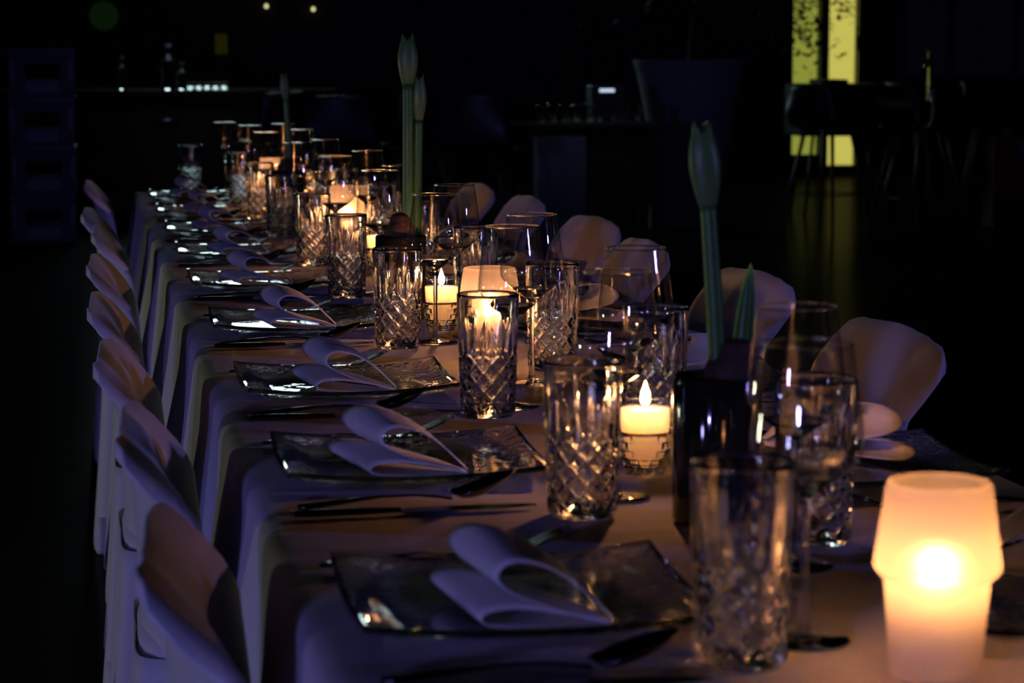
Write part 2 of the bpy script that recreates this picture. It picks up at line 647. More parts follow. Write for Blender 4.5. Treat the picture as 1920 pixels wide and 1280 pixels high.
# ------------------------------------------------------------------ chairs in stretch covers
def chair_meshes(near):
    # local: sitter looks to +x, back on -x side; origin on the floor below the seat centre
    NU, NV = 30, 26
    hw = 0.192

    def centre(z):
        t = max(0.0, (z - 0.44) / 0.39)
        return -0.165 - 0.012 * t - 0.030 * t ** 3

    V, Fc = [], []
    prof = []
    for side in (0, 1):
        for j in range(NV + 1):
            for i in range(NU + 1):
                u = -1 + 2 * i / NU
                y = hw * u
                e = max(0, (abs(u) - 0.62) / 0.38)
                ztop = (0.803 if near < 0 else 0.826) + 0.007 * cos(u * 1.4) - (0.045 if u * near > 0 else 0.065) * (1 - math.sqrt(max(0, 1 - e * e)))
                v = j / NV
                z = 0.43 + (ztop - 0.43) * v
                hwz = 1.0 - 0.03 * (1 - v)
                th = 0.013 * (1 - 0.1 * v)
                # rounded towards the top edge and side edges
                ee = max(0.0, (v - 0.93) / 0.07)
                es = max(0.0, (abs(u) - 0.90) / 0.10)
                th *= math.sqrt(max(0.0, 1 - ee * ee * 0.98)) * math.sqrt(max(0.0, 1 - es * es * 0.96))
                s_top = sstep(0.715, 0.815, z)
                # hollow towards the sitter, less so at the top where the rail rolls outwards
                x = centre(z) + (0.033 if near < 0 else 0.018) * u * u * (1 - (1.35 if u * near > 0 else 0.35) * s_top)
                # fabric gathers at the upper corners and along the lip
                wr = 0.0030 * sin(15 * u + 30 * (v - 0.8) * u) * sstep(0.72, 0.95, v) * sstep(0.2, 0.8, abs(u))
                lip = -0.020 * sstep(0.80, 1.0, v) ** 1.5
                sgn = -1 if side == 0 else 1
                V.append((x + sgn * th + wr + lip, y * hwz, z + 0.002 * sin(5 * u + 1) * sstep(0.8, 1, v)))
    st = (NV + 1) * (NU + 1)
    for j in range(NV):
        for i in range(NU):
            a = j * (NU + 1) + i
            Fc.append((a, a + NU + 1, a + NU + 2, a + 1))
            b = st + a
            Fc.append((b, b + 1, b + NU + 2, b + NU + 1))
    for i in range(NU):
        a, b = NV * (NU + 1) + i, st + NV * (NU + 1) + i
        Fc.append((a, b, b + 1, a + 1))
        a, b = i, st + i
        Fc.append((a, a + 1, b + 1, b))
    for j in range(NV):
        a, b = j * (NU + 1), st + j * (NU + 1)
        Fc.append((a, b, b + NU + 1, a + NU + 1))
        a, b = a + NU, b + NU
        Fc.append((a, a + NU + 1, b + NU + 1, b))
    back = (V, Fc)
    # seat pad
    V, Fc = [], []
    NR, NS = 7, 40

    def sup(a, rx, ry, p=4.5):
        ca, sa = cos(a), sin(a)
        k = (abs(ca) ** p + abs(sa) ** p) ** (-1 / p)
        return rx * k * ca, ry * k * sa
    rings = [(0.35, 0.463), (0.7, 0.462), (0.9, 0.458), (0.98, 0.450), (1.0, 0.438), (0.995, 0.425)]
    for s, z in rings:
        for i in range(NS):
            x, y = sup(2 * pi * i / NS, 0.195 * s, 0.195 * s)
            V.append((x + 0.012, y, z))
    for j in range(len(rings) - 1):
        for i in range(NS):
            i2 = (i + 1) % NS
            Fc.append((j * NS + i, (j + 1) * NS + i, (j + 1) * NS + i2, j * NS + i2))
    Fc.append(tuple(range(NS)))
    Fc.append(tuple((len(rings) - 1) * NS + i for i in range(NS))[::-1])
    seat = (V, Fc)
    # skirt with arched hems stretched down to the four feet
    V, Fc = [], []
    NS, NV = 96, 14
    for j in range(NV + 1):
        v = j / NV
        for i in range(NS):
            a = 2 * pi * i / NS
            c = abs(sin(2 * a)) ** 1.0                       # 1 at corners
            hem = 0.005 + 0.30 * (1 - c ** 1.6) ** 1.0
            z = 0.440 + (hem - 0.440) * v
            d = (0.440 - z) / 0.435
            wx = 0.19 + 0.034 * d
            pinch = 0.030 * (1 - c) * sin(pi * min(1, v)) + 0.018 * (1 - c) * v
            x, y = sup(a, wx - pinch, wx - 0.005 - pinch, 9)
            V.append((x + 0.002, y, z))
    for j in range(NV):
        for i in range(NS):
            i2 = (i + 1) % NS
            Fc.append((j * NS + i, (j + 1) * NS + i, (j + 1) * NS + i2, j * NS + i2))
    skirt = (V, Fc)
    return back, seat, skirt


def make_chair(near):
    back, seat, skirt = chair_meshes(near)
    t = thing('covered_chair', '', 'chair')
    mk('backrest', *back, 'chair_fabric', t)
    mk('seat', *seat, 'chair_fabric', t)
    s = mk('skirt', *skirt, 'chair_fabric', t)
    m = s.modifiers.new('thickness', 'SOLIDIFY')
    m.thickness = 0.002
    for sx in (-1, 1):
        for sy in (-1, 1):
            mk('foot_pocket', *lathe([(0.002, 0.001), (0.014, 0.0015), (0.018, 0.012), (0.015, 0.05), (0.012, 0.09)], 12, cap0=True, cap1=True), 'chair_fabric', t, loc=(0.002 + sx * 0.198, sy * 0.193, 0))
    return t


chair0 = make_chair(-1)
chair1 = make_chair(1)          # the same chair with the cover pulled to the other corner
LCH = [(1.812, 0.034), (2.40, 0.026), (2.966, 0.008), (3.59, 0.0), (4.285, 0.003), (5.02, 0.013), (5.60, -0.006), (6.816, 0.0)]
RCH = [(2.04, 1.045), (2.834, 1.050), (3.553, 1.080), (4.195, 1.052), (4.791, 1.092), (5.52, 1.086), (6.068, 1.058)]
rr = random.Random(5)
for i, (y, x) in enumerate(LCH):
    c = chair0 if i == 0 else copy_tree(chair0)
    c.location = (x + 0.231, y, 0)
    c.rotation_euler = (0, 0, rad([-2, -1, -1, 0, -1, 0, -1, 0][i]))
    tag(c, 'chair in white stretch cover on the left of the table, ' + nth(i, len(LCH) - 1), 'chair', 'covered chairs along the left side')
for i, (y, x) in enumerate(RCH):
    c = chair1 if i == 0 else copy_tree(chair1)
    c.location = (x - 0.229, y, 0)
    c.rotation_euler = (0, 0, pi + rad([0, -1, 2, -2, 3, 0, 1][i]))
    tag(c, 'chair in white stretch cover on the right of the table, ' + nth(i, len(RCH) - 1), 'chair', 'covered chairs along the right side')


# ------------------------------------------------------------------ tableware prototypes
def tumbler_mesh():
    H = 0.150
    NS, NZ = 168, 84
    V, Fc = [], []

    def rout(z):
        t = z / H
        return 0.0335 + 0.0042 * t - 0.0035 * (1 - sstep(0, 0.05, t))

    def groove(x, w):
        fr = abs((x % 1.0) - 0.5)
        return max(0.0, 1 - fr / w)

    def cut(a, z):
        d = 0.0
        low = sstep(0.008, 0.014, z) * (1 - sstep(0.074, 0.086, z + 0.006 * cos(10 * a)))
        N = 10
        k = 0.0225
        ga = groove(N * a / (2 * pi) + z / k, 0.20)
        gb = groove(N * a / (2 * pi) - z / k, 0.20)
        # crossed wedge cuts with small facets between
        d += low * (0.0031 * max(ga, gb) + 0.0006 * groove(2 * N * a / (2 * pi) + 2 * z / k + 0.5, 0.12))
        top = 0.116 + 0.014 * cos(7 * a * 2)
        up = sstep(0.070, 0.082, z) * (1 - sstep(top - 0.02, top, z))
        fl = abs(sin(10 * a))
        d += up * 0.0019 * (1 - fl ** 0.8)
        return d
    prof = [j / NZ for j in range(NZ + 1)]
    for t in prof:
        z = 0.0015 + (H - 0.003) * t
        for i in range(NS):
            a = 2 * pi * i / NS
            r = rout(z) - cut(a, z)
            V.append((r * cos(a), r * sin(a), z))
    rings = NZ + 1
    extra = [(0.0372, H - 0.0004), (0.0362, H), (0.0352, H - 0.0006), (0.0346, H - 0.004)]
    for q in range(12):
        t = q / 11
        z = H - 0.012 - (H - 0.012 - 0.022) * t
        extra.append((0.0344 - 0.0068 * sstep(0, 1, t), z))
    extra += [(0.0255, 0.0165), (0.019, 0.0140), (0.008, 0.0132)]
    for r, z in extra:
        for i in range(NS):
            a = 2 * pi * i / NS
            V.append((r * cos(a), r * sin(a), z))
    tot = rings + len(extra)
    for j in range(tot - 1):
        for i in range(NS):
            i2 = (i + 1) % NS
            Fc.append((j * NS + i, j * NS + i2, (j + 1) * NS + i2, (j + 1) * NS + i))
    Fc.append(tuple((tot - 1) * NS + i for i in range(NS)))
    # star-cut underside
    b = len(V)
    for r, z in ((0.027, 0.0004), (0.012, 0.0020)):
        for i in range(NS):
            a = 2 * pi * i / NS
            V.append((r * cos(a), r * sin(a), z + (0.0012 * abs(sin(8 * a)) if r < 0.02 else 0)))
    for i in range(NS):
        i2 = (i + 1) % NS
        Fc.append((i2, i, b + i, b + i2))
        Fc.append((b + i2, b + i, b + NS + i, b + NS + i2))
    Fc.append(tuple(b + NS + i for i in range(NS))[::-1])
    return V, Fc


tum0 = mk('tumbler', *tumbler_mesh(), 'crystal')
LTU = [(0.458, 1.542), (0.460, 2.082), (0.476, 2.685), (0.455, 3.335), (0.460, 4.044), (0.462, 4.668), (0.458, 5.368), (0.455, 5.99), (0.447, 6.614), (0.328, 7.131)]
RTU = [(0.640, 1.929), (0.641, 2.513), (0.634, 3.066), (0.641, 3.731), (0.640, 4.36), (0.645, 5.0), (0.638, 5.64), (0.64, 6.26)]
for k, (row, side) in enumerate(((LTU, 'left'), (RTU, 'right'))):
    for i, (x, y) in enumerate(row):
        o = tum0 if (k == 0 and i == 0) else tum0.copy()
        if o is not tum0:
            C.objects.link(o)
        o.location = (x, y, TZ + 0.0005)
        o.rotation_euler = (0, 0, rr.uniform(0, 6.28))
        tag(o, 'cut crystal tumbler in the ' + side + ' row, ' + nth(i, len(row) - 1), 'tumbler', 'cut crystal tumblers on the table')


def make_wine():
    t = thing('wine_glass', '', 'wine glass')
    bowl = smooth_line([(0.0052, 0.1135), (0.014, 0.1185), (0.028, 0.1285), (0.0385, 0.1385), (0.0420, 0.1475), (0.0415, 0.160), (0.0385, 0.187), (0.0350, 0.210), (0.0327, 0.2248)], 5)
    b = mk('bowl', *lathe(bowl, 56), 'blown_glass', t)
    # rim bead, solid
    rim = [(0.0327 + 0.0009 * cos(2 * pi * k / 8), 0.2248 + 0.0009 * sin(2 * pi * k / 8)) for k in range(8)]
    mk('rim', *lathe(rim, 56, closed=True), 'solid_glass', b)
    # thick solid glass in the bottom of the bowl
    pool = [(0.0005, 0.1090), (0.0045, 0.1100), (0.0062, 0.1128), (0.013, 0.1172), (0.0215, 0.1232), (0.0270, 0.1272), (0.0266, 0.1282), (0.020, 0.1246), (0.011, 0.1206), (0.004, 0.1186), (0.0005, 0.1182)]
    mk('bowl_base', *lathe(pool, 40, cap0=True, cap1=True), 'solid_glass', b)
    st = smooth_line([(0.0058, 0.0065), (0.0042, 0.014), (0.0034, 0.035), (0.0033, 0.075), (0.0038, 0.100), (0.0050, 0.1094)], 4)
    mk('stem', *lathe(st, 20, cap0=True, cap1=True), 'solid_glass', t)
    ft = [(0.001, 0.0005), (0.033, 0.0005), (0.0345, 0.0012), (0.0335, 0.0024), (0.022, 0.0036), (0.012, 0.0050), (0.0062, 0.0066), (0.001, 0.0068)]
    mk('foot', *lathe(ft, 48, cap0=True, cap1=True), 'solid_glass', t)
    return t


wine0 = make_wine()
LWI = [(0.524, 1.598), (0.512, 2.162), (0.518, 2.750), (0.520, 3.388), (0.526, 4.090), (0.509, 4.668), (0.497, 5.385), (0.479, 6.083), (0.479, 6.659), (0.426, 6.972)]
RWI = [(0.592, 1.837), (0.595, 2.424), (0.581, 2.943), (0.588, 3.626), (0.585, 4.255), (0.604, 4.905), (0.580, 5.544), (0.592, 6.271), (0.586, 6.787)]
for k, (row, side) in enumerate(((LWI, 'left'), (RWI, 'right'))):
    for i, (x, y) in enumerate(row):
        o = wine0 if (k == 0 and i == 0) else copy_tree(wine0)
        o.location = (x, y, TZ + 0.0005)
        tag(o, 'empty stemmed wine glass in the ' + side + ' row, ' + nth(i, len(row) - 1), 'wine glass', 'stemmed wine glasses on the table')


def plate_mesh():
    n = 44
    hx, hy = 0.137, 0.125
    V, Fc = [], []

    def surf(u, v):
        m = max(abs(u), abs(v))
        up = 0.009 * sstep(0.70, 1.0, m) + 0.009 * (abs(u) * abs(v)) ** 2
        return up

    rnd = random.Random(11)
    import mathutils.noise as mn
    for s in (0, 1):
        for j in range(n + 1):
            for i in range(n + 1):
                u, v = -1 + 2 * i / n, -1 + 2 * j / n
                bulge = 1 + 0.012 * cos(pi * v / 2) * (abs(u) == 1) + 0
                x, y = hx * u * bulge, hy * v
                z = surf(u, v)
                if s == 0:
                    z += 0.0065
                else:
                    z += 0.0012 + 0.0016 * mn.noise((x * 95, y * 95, 3.1)) + 0.0004 * mn.noise((x * 260, y * 260, 9.1))
                    z = max(z, 0.0)
                V.append((x, y, z))
    st = (n + 1) ** 2
    for j in range(n):
        for i in range(n):
            a = j * (n + 1) + i
            Fc.append((a, a + 1, a + n + 2, a + n + 1))
            b = st + a
            Fc.append((b, b + n + 1, b + n + 2, b + 1))
    for i in range(n):
        for a, c in ((i, i + 1), (n * (n + 1) + i + 1, n * (n + 1) + i), (n + (i + 1) * (n + 1) - 0 - (n + 1) + 0, n + (i + 1) * (n + 1)), ((i + 1) * (n + 1), i * (n + 1))):
            Fc.append((c, a, st + a, st + c))
    return V, Fc


plate0 = mk('plate', *plate_mesh(), 'plate_glass')
plate0.data.materials.append(MATS['plate_relief'])
for q in plate0.data.polygons:
    if q.normal.z < -0.3:
        q.material_index = 1

UP = [(0, 0.0), (-0.02, 0.006), (-0.045, 0.0135), (-0.066, 0.022), (-0.081, 0.030), (-0.0875, 0.0395), (-0.082, 0.0475), (-0.070, 0.0505), (-0.050, 0.0455), (-0.030, 0.0335), (-0.012, 0.0165), (0.0, 0.004)]
LO = [(0, -0.0005), (-0.03, -0.0008), (-0.07, -0.0006), (-0.092, 0.002), (-0.0995, 0.0075), (-0.092, 0.0135), (-0.070, 0.0150), (-0.04, 0.0105), (-0.015, 0.0055), (0, 0.0008)]


def loop_mesh(prof, fat, sc=1.1, dy0=0.014, dy=0.125):
    pts = smooth_line(prof, 4)
    NW = 8
    V, Fc = [], []
    for (x, z) in pts:
        t = min(1, abs(x) / 0.09)
        for k in range(NW + 1):
            w = k / NW
            s = 1 + (sc - 1) * w
            yy = (dy0 + dy * t) * w
            mid = fat * t
            V.append((x * s - 0.012 * w * t, yy, max(-0.001, mid + (z - mid) * (1 + 0.32 * w)) + 0.0005))
    m = NW + 1
    for j in range(len(pts) - 1):
        for k in range(NW):
            Fc.append((j * m + k, j * m + k + 1, (j + 1) * m + k + 1, (j + 1) * m + k))
    return V, Fc


def make_napkin():
    t = thing('napkin', '', 'napkin')
    for nm, pr, fat in (('upper_loop', UP, 0.040), ('lower_loop', LO, 0.004)):
        o = mk(nm, *loop_mesh(pr, fat), 'napkin_paper', t)
        md = o.modifiers.new('thickness', 'SOLIDIFY')
        md.thickness = 0.0011
        md.offset = 0
    return t


nap0 = make_napkin()


def make_knife():
    t = thing('table_knife', '', 'knife')
    L = smooth_line([(0.0, 0.0045, 0.0040), (0.02, 0.0062, 0.0045), (0.06, 0.0060, 0.0045), (0.095, 0.0045, 0.0040), (0.105, 0.0040, 0.0035)], 4)
    V, Fc = tube([(x, 0, 0.0042) for x, _, _ in L], [w for _, w, _ in L], 10, 0.6)
    mk('handle', V, Fc, 'steel', t)
    # blade: flat wedge
    V, Fc = [], []
    pts = [(0.105, 0.0040, 0.0040), (0.118, 0.0085, 0.0075), (0.17, 0.0095, 0.008), (0.205, 0.0088, 0.0075), (0.225, 0.0060, 0.003), (0.238, 0.0010, -0.0040)]
    for x, a, b in pts:
        V += [(x, a, 0.0042), (x, -b, 0.0036), (x, -b, 0.0024), (x, a, 0.0020)]
    for j in range(len(pts) - 1):
        for k in range(4):
            k2 = (k + 1) % 4
            Fc.append((j * 4 + k, j * 4 + k2, j * 4 + 4 + k2, j * 4 + 4 + k))
    Fc += [(3, 2, 1, 0), tuple(len(V) - 4 + k for k in range(4))]
    mk('blade', V, Fc, 'steel', t, smooth=False)
    return t


def make_spoon():
    t = thing('spoon', '', 'spoon')
    H = [(0.0, 0, 0.0030, 0.0058), (0.01, 0, 0.0034, 0.0075), (0.04, 0, 0.0065, 0.0062), (0.08, 0, 0.0105, 0.0036), (0.115, 0, 0.0105, 0.0030), (0.140, 0, 0.0075, 0.0034), (0.150, 0, 0.006, 0.0040)]
    V, Fc = tube([(a, b, c) for a, b, c, _ in H], [w for *_, w in H], 10, 0.45)
    mk('handle', V, Fc, 'steel', t)
    # bowl tilted so the tip stands clear of the cloth
    V, Fc = [], []
    NA, NB = 20, 8
    for j in range(NB + 1):
        q = j / NB
        for i in range(NA):
            a = 2 * pi * i / NA
            px = 0.180 + 0.0330 * q * cos(a)
            py = 0.0195 * q * sin(a) * (1 - 0.22 * cos(a))
            pz = 0.0018 + 0.0110 * q * q + max(0, px - 0.160) * 0.34
            V.append((px, py, pz))
    for j in range(NB):
        for i in range(NA):
            i2 = (i + 1) % NA
            Fc.append((j * NA + i, (j + 1) * NA + i, (j + 1) * NA + i2, j * NA + i2))
    o = mk('bowl', V, Fc, 'steel', t)
    md = o.modifiers.new('thickness', 'SOLIDIFY')
    md.thickness = 0.0014
    md.offset = 1
    return t


def make_fork():
    t = thing('fork', '', 'fork')
    H = [(0.0, 0, 0.0030, 0.0056), (0.01, 0, 0.0034, 0.0072), (0.04, 0, 0.0065, 0.0060), (0.09, 0, 0.0100, 0.0034), (0.125, 0, 0.0065, 0.0030), (0.145, 0, 0.0035, 0.0050), (0.158, 0, 0.0040, 0.0100), (0.172, 0, 0.0080, 0.0115)]
    V, Fc = tube([(a, b, c) for a, b, c, _ in H], [w for *_, w in H], 10, 0.28)
    mk('handle', V, Fc, 'steel', t)
    for k in (-1.5, -0.5, 0.5, 1.5):
        y = k * 0.0062
        V, Fc = tube([(0.168, y, 0.0068), (0.185, y, 0.0130), (0.203, y, 0.0205), (0.218, y * 0.97, 0.0268)], [0.0019, 0.0018, 0.0016, 0.0008], 6, 0.8)
        mk('tine', V, Fc, 'steel', t)
    return t


knife0, spoon0, fork0 = make_knife(), make_spoon(), make_fork()
used = set()


def place(proto, label, cat, group, loc, rz):
    if proto.name in used:
        o = copy_tree(proto)
    else:
        used.add(proto.name)
        o = proto
    o.location = loc
    o.rotation_euler = (0, 0, rz)
    return tag(o, label, cat, group)


LPL = [1.730, 2.350, 2.930, 3.605, 4.270, 4.900, 5.530, 6.170, 6.830]
RPL = [1.640, 2.240, 2.850, 3.500, 4.130, 4.760, 5.400, 6.030, 6.660]
for side, row in (('left', LPL), ('right', RPL)):
    for i, y in enumerate(row):
        s = 1 if side == 'left' else -1
        rz = 0 if s == 1 else pi
        px = 0.331 if s == 1 else 1.10 - 0.331
        j = rr.uniform(-0.02, 0.02)
        w = nth(i, len(row) - 1)

        def at(dx, dy, dz=0.0):
            return (px + s * dx, y + s * dy, TZ + 0.0012 + dz)
        place(plate0, 'square textured glass plate on the ' + side + ' side, ' + w, 'plate', 'square glass plates', at(0, 0), rz + j)
        place(nap0, 'white napkin folded in two loops on the ' + side + ' side, ' + w, 'napkin', 'folded napkins on the plates', at(0.047 + rr.uniform(-0.004, 0.004), -0.118 + rr.uniform(-0.006, 0.006), 0.0135), rz + rr.uniform(-0.05, 0.05))
        place(knife0, 'dark steel table knife on the ' + side + ' side, ' + w, 'knife', 'table knives', at(-0.145, -0.232 + rr.uniform(-0.006, 0.006)), rz + rr.uniform(-0.03, 0.03))
        place(spoon0, 'dark steel spoon lying inside the knife on the ' + side + ' side, ' + w, 'spoon', 'soup spoons', at(-0.135, -0.196 + rr.uniform(-0.005, 0.005)), rz + rr.uniform(-0.03, 0.03))
        place(fork0, 'dark steel fork beyond the plate on the ' + side + ' side, ' + w, 'fork', 'table forks', at(-0.140, 0.178 + rr.uniform(-0.006, 0.006)), rz + rr.uniform(-0.03, 0.03))


# ------------------------------------------------------------------ candles
def flame_mesh(h=0.024, r=0.0048):
    pr = [(r * 0.25, 0.0), (r * 0.8, h * 0.10), (r, h * 0.24), (r * 0.92, h * 0.42), (r * 0.62, h * 0.65), (r * 0.3, h * 0.85), (r * 0.06, h)]
    return lathe(smooth_line(pr, 3), 14, cap0=True, cap1=True)


def flame_light(name, parent, z, watts, radius=0.006):
    d = bpy.data.lights.new(name, 'POINT')
    d.color = (1.0, 0.365, 0.15)
    d.energy = watts
    d.shadow_soft_size = radius
    o = bpy.data.objects.new(name, d)
    C.objects.link(o)
    o.parent = parent
    o.location = (0, 0, z)
    return o


def make_votive():
    t = thing('votive_candle', '', 'candle')
    # clear upper wall of the cup
    b = mk('glass_cup', *lathe(smooth_line([(0.0268, 0.046), (0.0275, 0.060), (0.0283, 0.075), (0.0287, 0.083)], 3), 40), 'votive_glass', t)
    rim = [(0.0287 + 0.0007 * cos(2 * pi * k / 8), 0.083 + 0.0007 * sin(2 * pi * k / 8)) for k in range(8)]
    mk('rim', *lathe(rim, 40, closed=True), 'solid_glass', b)
    # basket-weave lower body: solid relief
    NS, NZ = 192, 60
    V, Fc = [], []
    for j in range(NZ + 1):
        tt = j / NZ
        z = 0.001 + 0.0455 * tt
        base = 0.0205 + 0.0075 * sstep(0, 0.9, tt)
        for i in range(NS):
            a = 2 * pi * i / NS
            u = a * 14 / (2 * pi)
            vv = min(tt * 5, 4.999)
            fu, fv = (u + 0.5 * (int(vv) % 2)) % 1, vv % 1
            k = sstep(0.02, 0.16, min(fu, 1 - fu)) * sstep(0.03, 0.18, min(fv, 1 - fv))
            r = base + 0.0022 * k * sstep(0.05, 0.15, tt) * (1 - sstep(0.93, 1.0, tt))
            V.append((r * cos(a), r * sin(a), z))
    inner = [(0.0262, 0.0465), (0.0250, 0.040), (0.0228, 0.022), (0.0190, 0.009), (0.001, 0.008)]
    for r, z in inner:
        for i in range(NS):
            a = 2 * pi * i / NS
            V.append((r * cos(a), r * sin(a), z))
    tot = NZ + 1 + len(inner)
    for j in range(tot - 1):
        for i in range(NS):
            i2 = (i + 1) % NS
            Fc.append((j * NS + i, j * NS + i2, (j + 1) * NS + i2, (j + 1) * NS + i))
    Fc.append(tuple(range(NS))[::-1])
    Fc.append(tuple((tot - 1) * NS + i for i in range(NS)))
    mk('woven_base', V, Fc, 'solid_glass', t)
    wx = mk('wax', *lathe([(0.001, 0.0095), (0.0180, 0.0105), (0.0222, 0.024), (0.0240, 0.040), (0.0256, 0.055), (0.0262, 0.0685), (0.0255, 0.0702), (0.018, 0.0688), (0.006, 0.0678), (0.001, 0.0676)], 40, cap0=True, cap1=True), 'wax', t)
    mk('wick', *tube([(0, 0, 0.066), (0.0003, 0, 0.073), (0.0012, 0, 0.0765)], 0.0007, 8), 'wick', wx)
    mk('flame', *flame_mesh(0.026, 0.0052), 'flame', t, loc=(0.0005, 0, 0.0725))
    return t


def make_lamp():
    t = thing('candle_lamp', '', 'candle lamp')
    cup = smooth_line([(0.0300, 0.0015), (0.0325, 0.004), (0.0335, 0.020), (0.0355, 0.045), (0.0375, 0.068), (0.0382, 0.0735)], 4)
    b = mk('glass_cup', *lathe(cup, 56, cap0=True), 'frosted_glass', t)
    sh = smooth_line([(0.0392, 0.0705), (0.0425, 0.0735), (0.0452, 0.0775), (0.0448, 0.0830), (0.0436, 0.0910), (0.0412, 0.1080), (0.0388, 0.1250), (0.0374, 0.1345), (0.0360, 0.1380), (0.0335, 0.1388), (0.0300, 0.1372), (0.0285, 0.1350)], 3)
    mk('glass_shade', *lathe(sh, 56), 'frosted_glass', t)
    c = mk('tealight', *lathe([(0.001, 0.0450), (0.0120, 0.0455), (0.0128, 0.047), (0.0130, 0.0600), (0.0124, 0.0615), (0.001, 0.0605)], 36, cap0=True, cap1=True), 'wax', t)
    mk('wick', *tube([(0, 0, 0.060), (0.0006, 0, 0.068)], 0.0007, 8), 'wick', c)
    mk('flame', *flame_mesh(0.024, 0.0052), 'flame', t, loc=(0, 0, 0.0665))
    # inner glass pedestal that carries the tealight
    mk('inner_pedestal', *lathe([(0.020, 0.004), (0.016, 0.012), (0.0135, 0.030), (0.0135, 0.0448)], 36), 'votive_glass', t)
    return t


vot0, lam0 = make_votive(), make_lamp()
VOT = [(0.571, 2.281, 'beside the dark pot nearest the camera'), (0.553, 3.539, 'in the middle of the table, in sharp focus'), (0.585, 4.546, 'beyond the tall twin-stemmed plant'), (0.562, 6.075, 'at the far end of the table')]
LAM = [(0.588, 1.495, 'large at the lower right corner'), (0.556, 3.122, 'in the middle of the table'), (0.582, 5.098, 'beyond the tall twin-stemmed plant'), (0.529, 6.459, 'at the far end of the table')]
for i, (x, y, w) in enumerate(VOT):
    place(vot0, 'lit votive candle in woven-pattern glass ' + w, 'candle', 'votive candles', (x, y, TZ + 0.0005), rr.uniform(0, 3))
for i, (x, y, w) in enumerate(LAM):
    place(lam0, 'glowing frosted glass candle lamp ' + w, 'candle lamp', 'frosted candle lamps', (x, y, TZ + 0.0005), 0)
for o in [o for o in S.objects if o.get('category') == 'candle']:
    flame_light('candle_light', o, 0.084, 0.58)
for o in [o for o in S.objects if o.get('category') == 'candle lamp']:
    flame_light('candle_light', o, 0.080, 0.17, 0.011)


# ------------------------------------------------------------------ amaryllis in dark pots
def bud_mesh(h, r, split=True):
    pr = smooth_line([(r * 0.52, 0), (r * 0.60, h * 0.04), (r * 0.86, h * 0.25), (r, h * 0.48), (r * 0.86, h * 0.72), (r * 0.5, h * 0.90), (r * 0.08, h)], 4)
    V, Fc = lathe(pr, 24, cap0=True, cap1=True)
    out = []
    for x, y, z in V:
        t = z / h
        if split:
            # two pointed bracts parting at the tip
            off = sstep(0.82, 1.0, t) * r * 0.34 * (1 if x > 0 else -1)
            out.append((x + off, y * 0.82, z - (0.008 * sstep(0.8, 1, t) if abs(x) < r * 0.08 else 0)))
        else:
            out.append((x, y * 0.8, z))
    return out, Fc


def potted(label, x, y, stems, leaf=None, bulb_h=0.055, bulb_x=0.0):
    t = thing('potted_amaryllis', label, 'potted plant', (x, y, TZ + 0.0005), 0, 'amaryllis pots on the table')
    pot = [(0.001, 0.001), (0.040, 0.001), (0.0415, 0.004), (0.042, 0.137), (0.0412, 0.1385), (0.0398, 0.137), (0.0395, 0.118), (0.001, 0.117)]
    mk('pot', *lathe(pot, 56, cap0=True, cap1=True), 'pot_glass', t)
    mk('soil', *lathe([(0.0392, 0.1175), (0.037, 0.124), (0.02, 0.1275), (0.001, 0.128)], 30, cap0=True, cap1=True), 'soil', t)
    import mathutils.noise as mn
    V, Fc = lathe(smooth_line([(0.017, 0.122), (0.0235, 0.135), (0.0225, 0.150), (0.0185, 0.118 + bulb_h), (0.0150, 0.128 + bulb_h), (0.006, 0.131 + bulb_h)], 4), 28, cap0=True, cap1=True)
    V = [(a * (1 + 0.3 * mn.noise((a * 70, b * 70, c * 18))), b * (1 + 0.3 * mn.noise((a * 70, b * 70, c * 18 + 4))), c) for a, b, c in V]
    mk('bulb', [(a + bulb_x * (1 + 6 * (c - 0.122)), b, c) for a, b, c in V], Fc, 'bulb_skin', t)
    for (bx, by, tx, ty, tz, r, bh, br) in stems:
        path = smooth_line([(bx, by, 0.14), (bx + (tx - bx) * 0.35, by + (ty - by) * 0.3, 0.14 + (tz - 0.14) * 0.4), (tx, ty, tz)], 8)
        st = mk('stem', *tube(path, [r * (1.08 - 0.12 * k / len(path)) for k in range(len(path))], 14, 0.85), 'stem_green', t)
        V, Fc = bud_mesh(bh, br)
        lean = (tx - bx) / max(0.05, tz - 0.14)
        V = [(a + tx + lean * c * 1.3, b + ty, c + tz - 0.002) for a, b, c in V]
        mk('bud', V, Fc, 'bud_green', st)
    if leaf:
        (lx, ly, lz, tx, tz, w) = leaf
        V, Fc = [], []
        N = 10
        for k in range(N + 1):
            q = k / N
            ww = w * (1 - q) ** 0.55 * (0.8 + 0.2 * q)
            px, pz = lx + (tx - lx) * q, lz + (tz - lz) * q
            V += [(px - ww, ly, pz), (px, ly + 0.0035 * (1 - q), pz), (px + ww, ly, pz), (px, ly - 0.003 * (1 - q), pz)]
        for k in range(N):
            for c in range(4):
                c2 = (c + 1) % 4
                Fc.append((k * 4 + c, k * 4 + c2, k * 4 + 4 + c2, k * 4 + 4 + c))
        mk('leaf', V, Fc, 'stem_green', t)
    return t


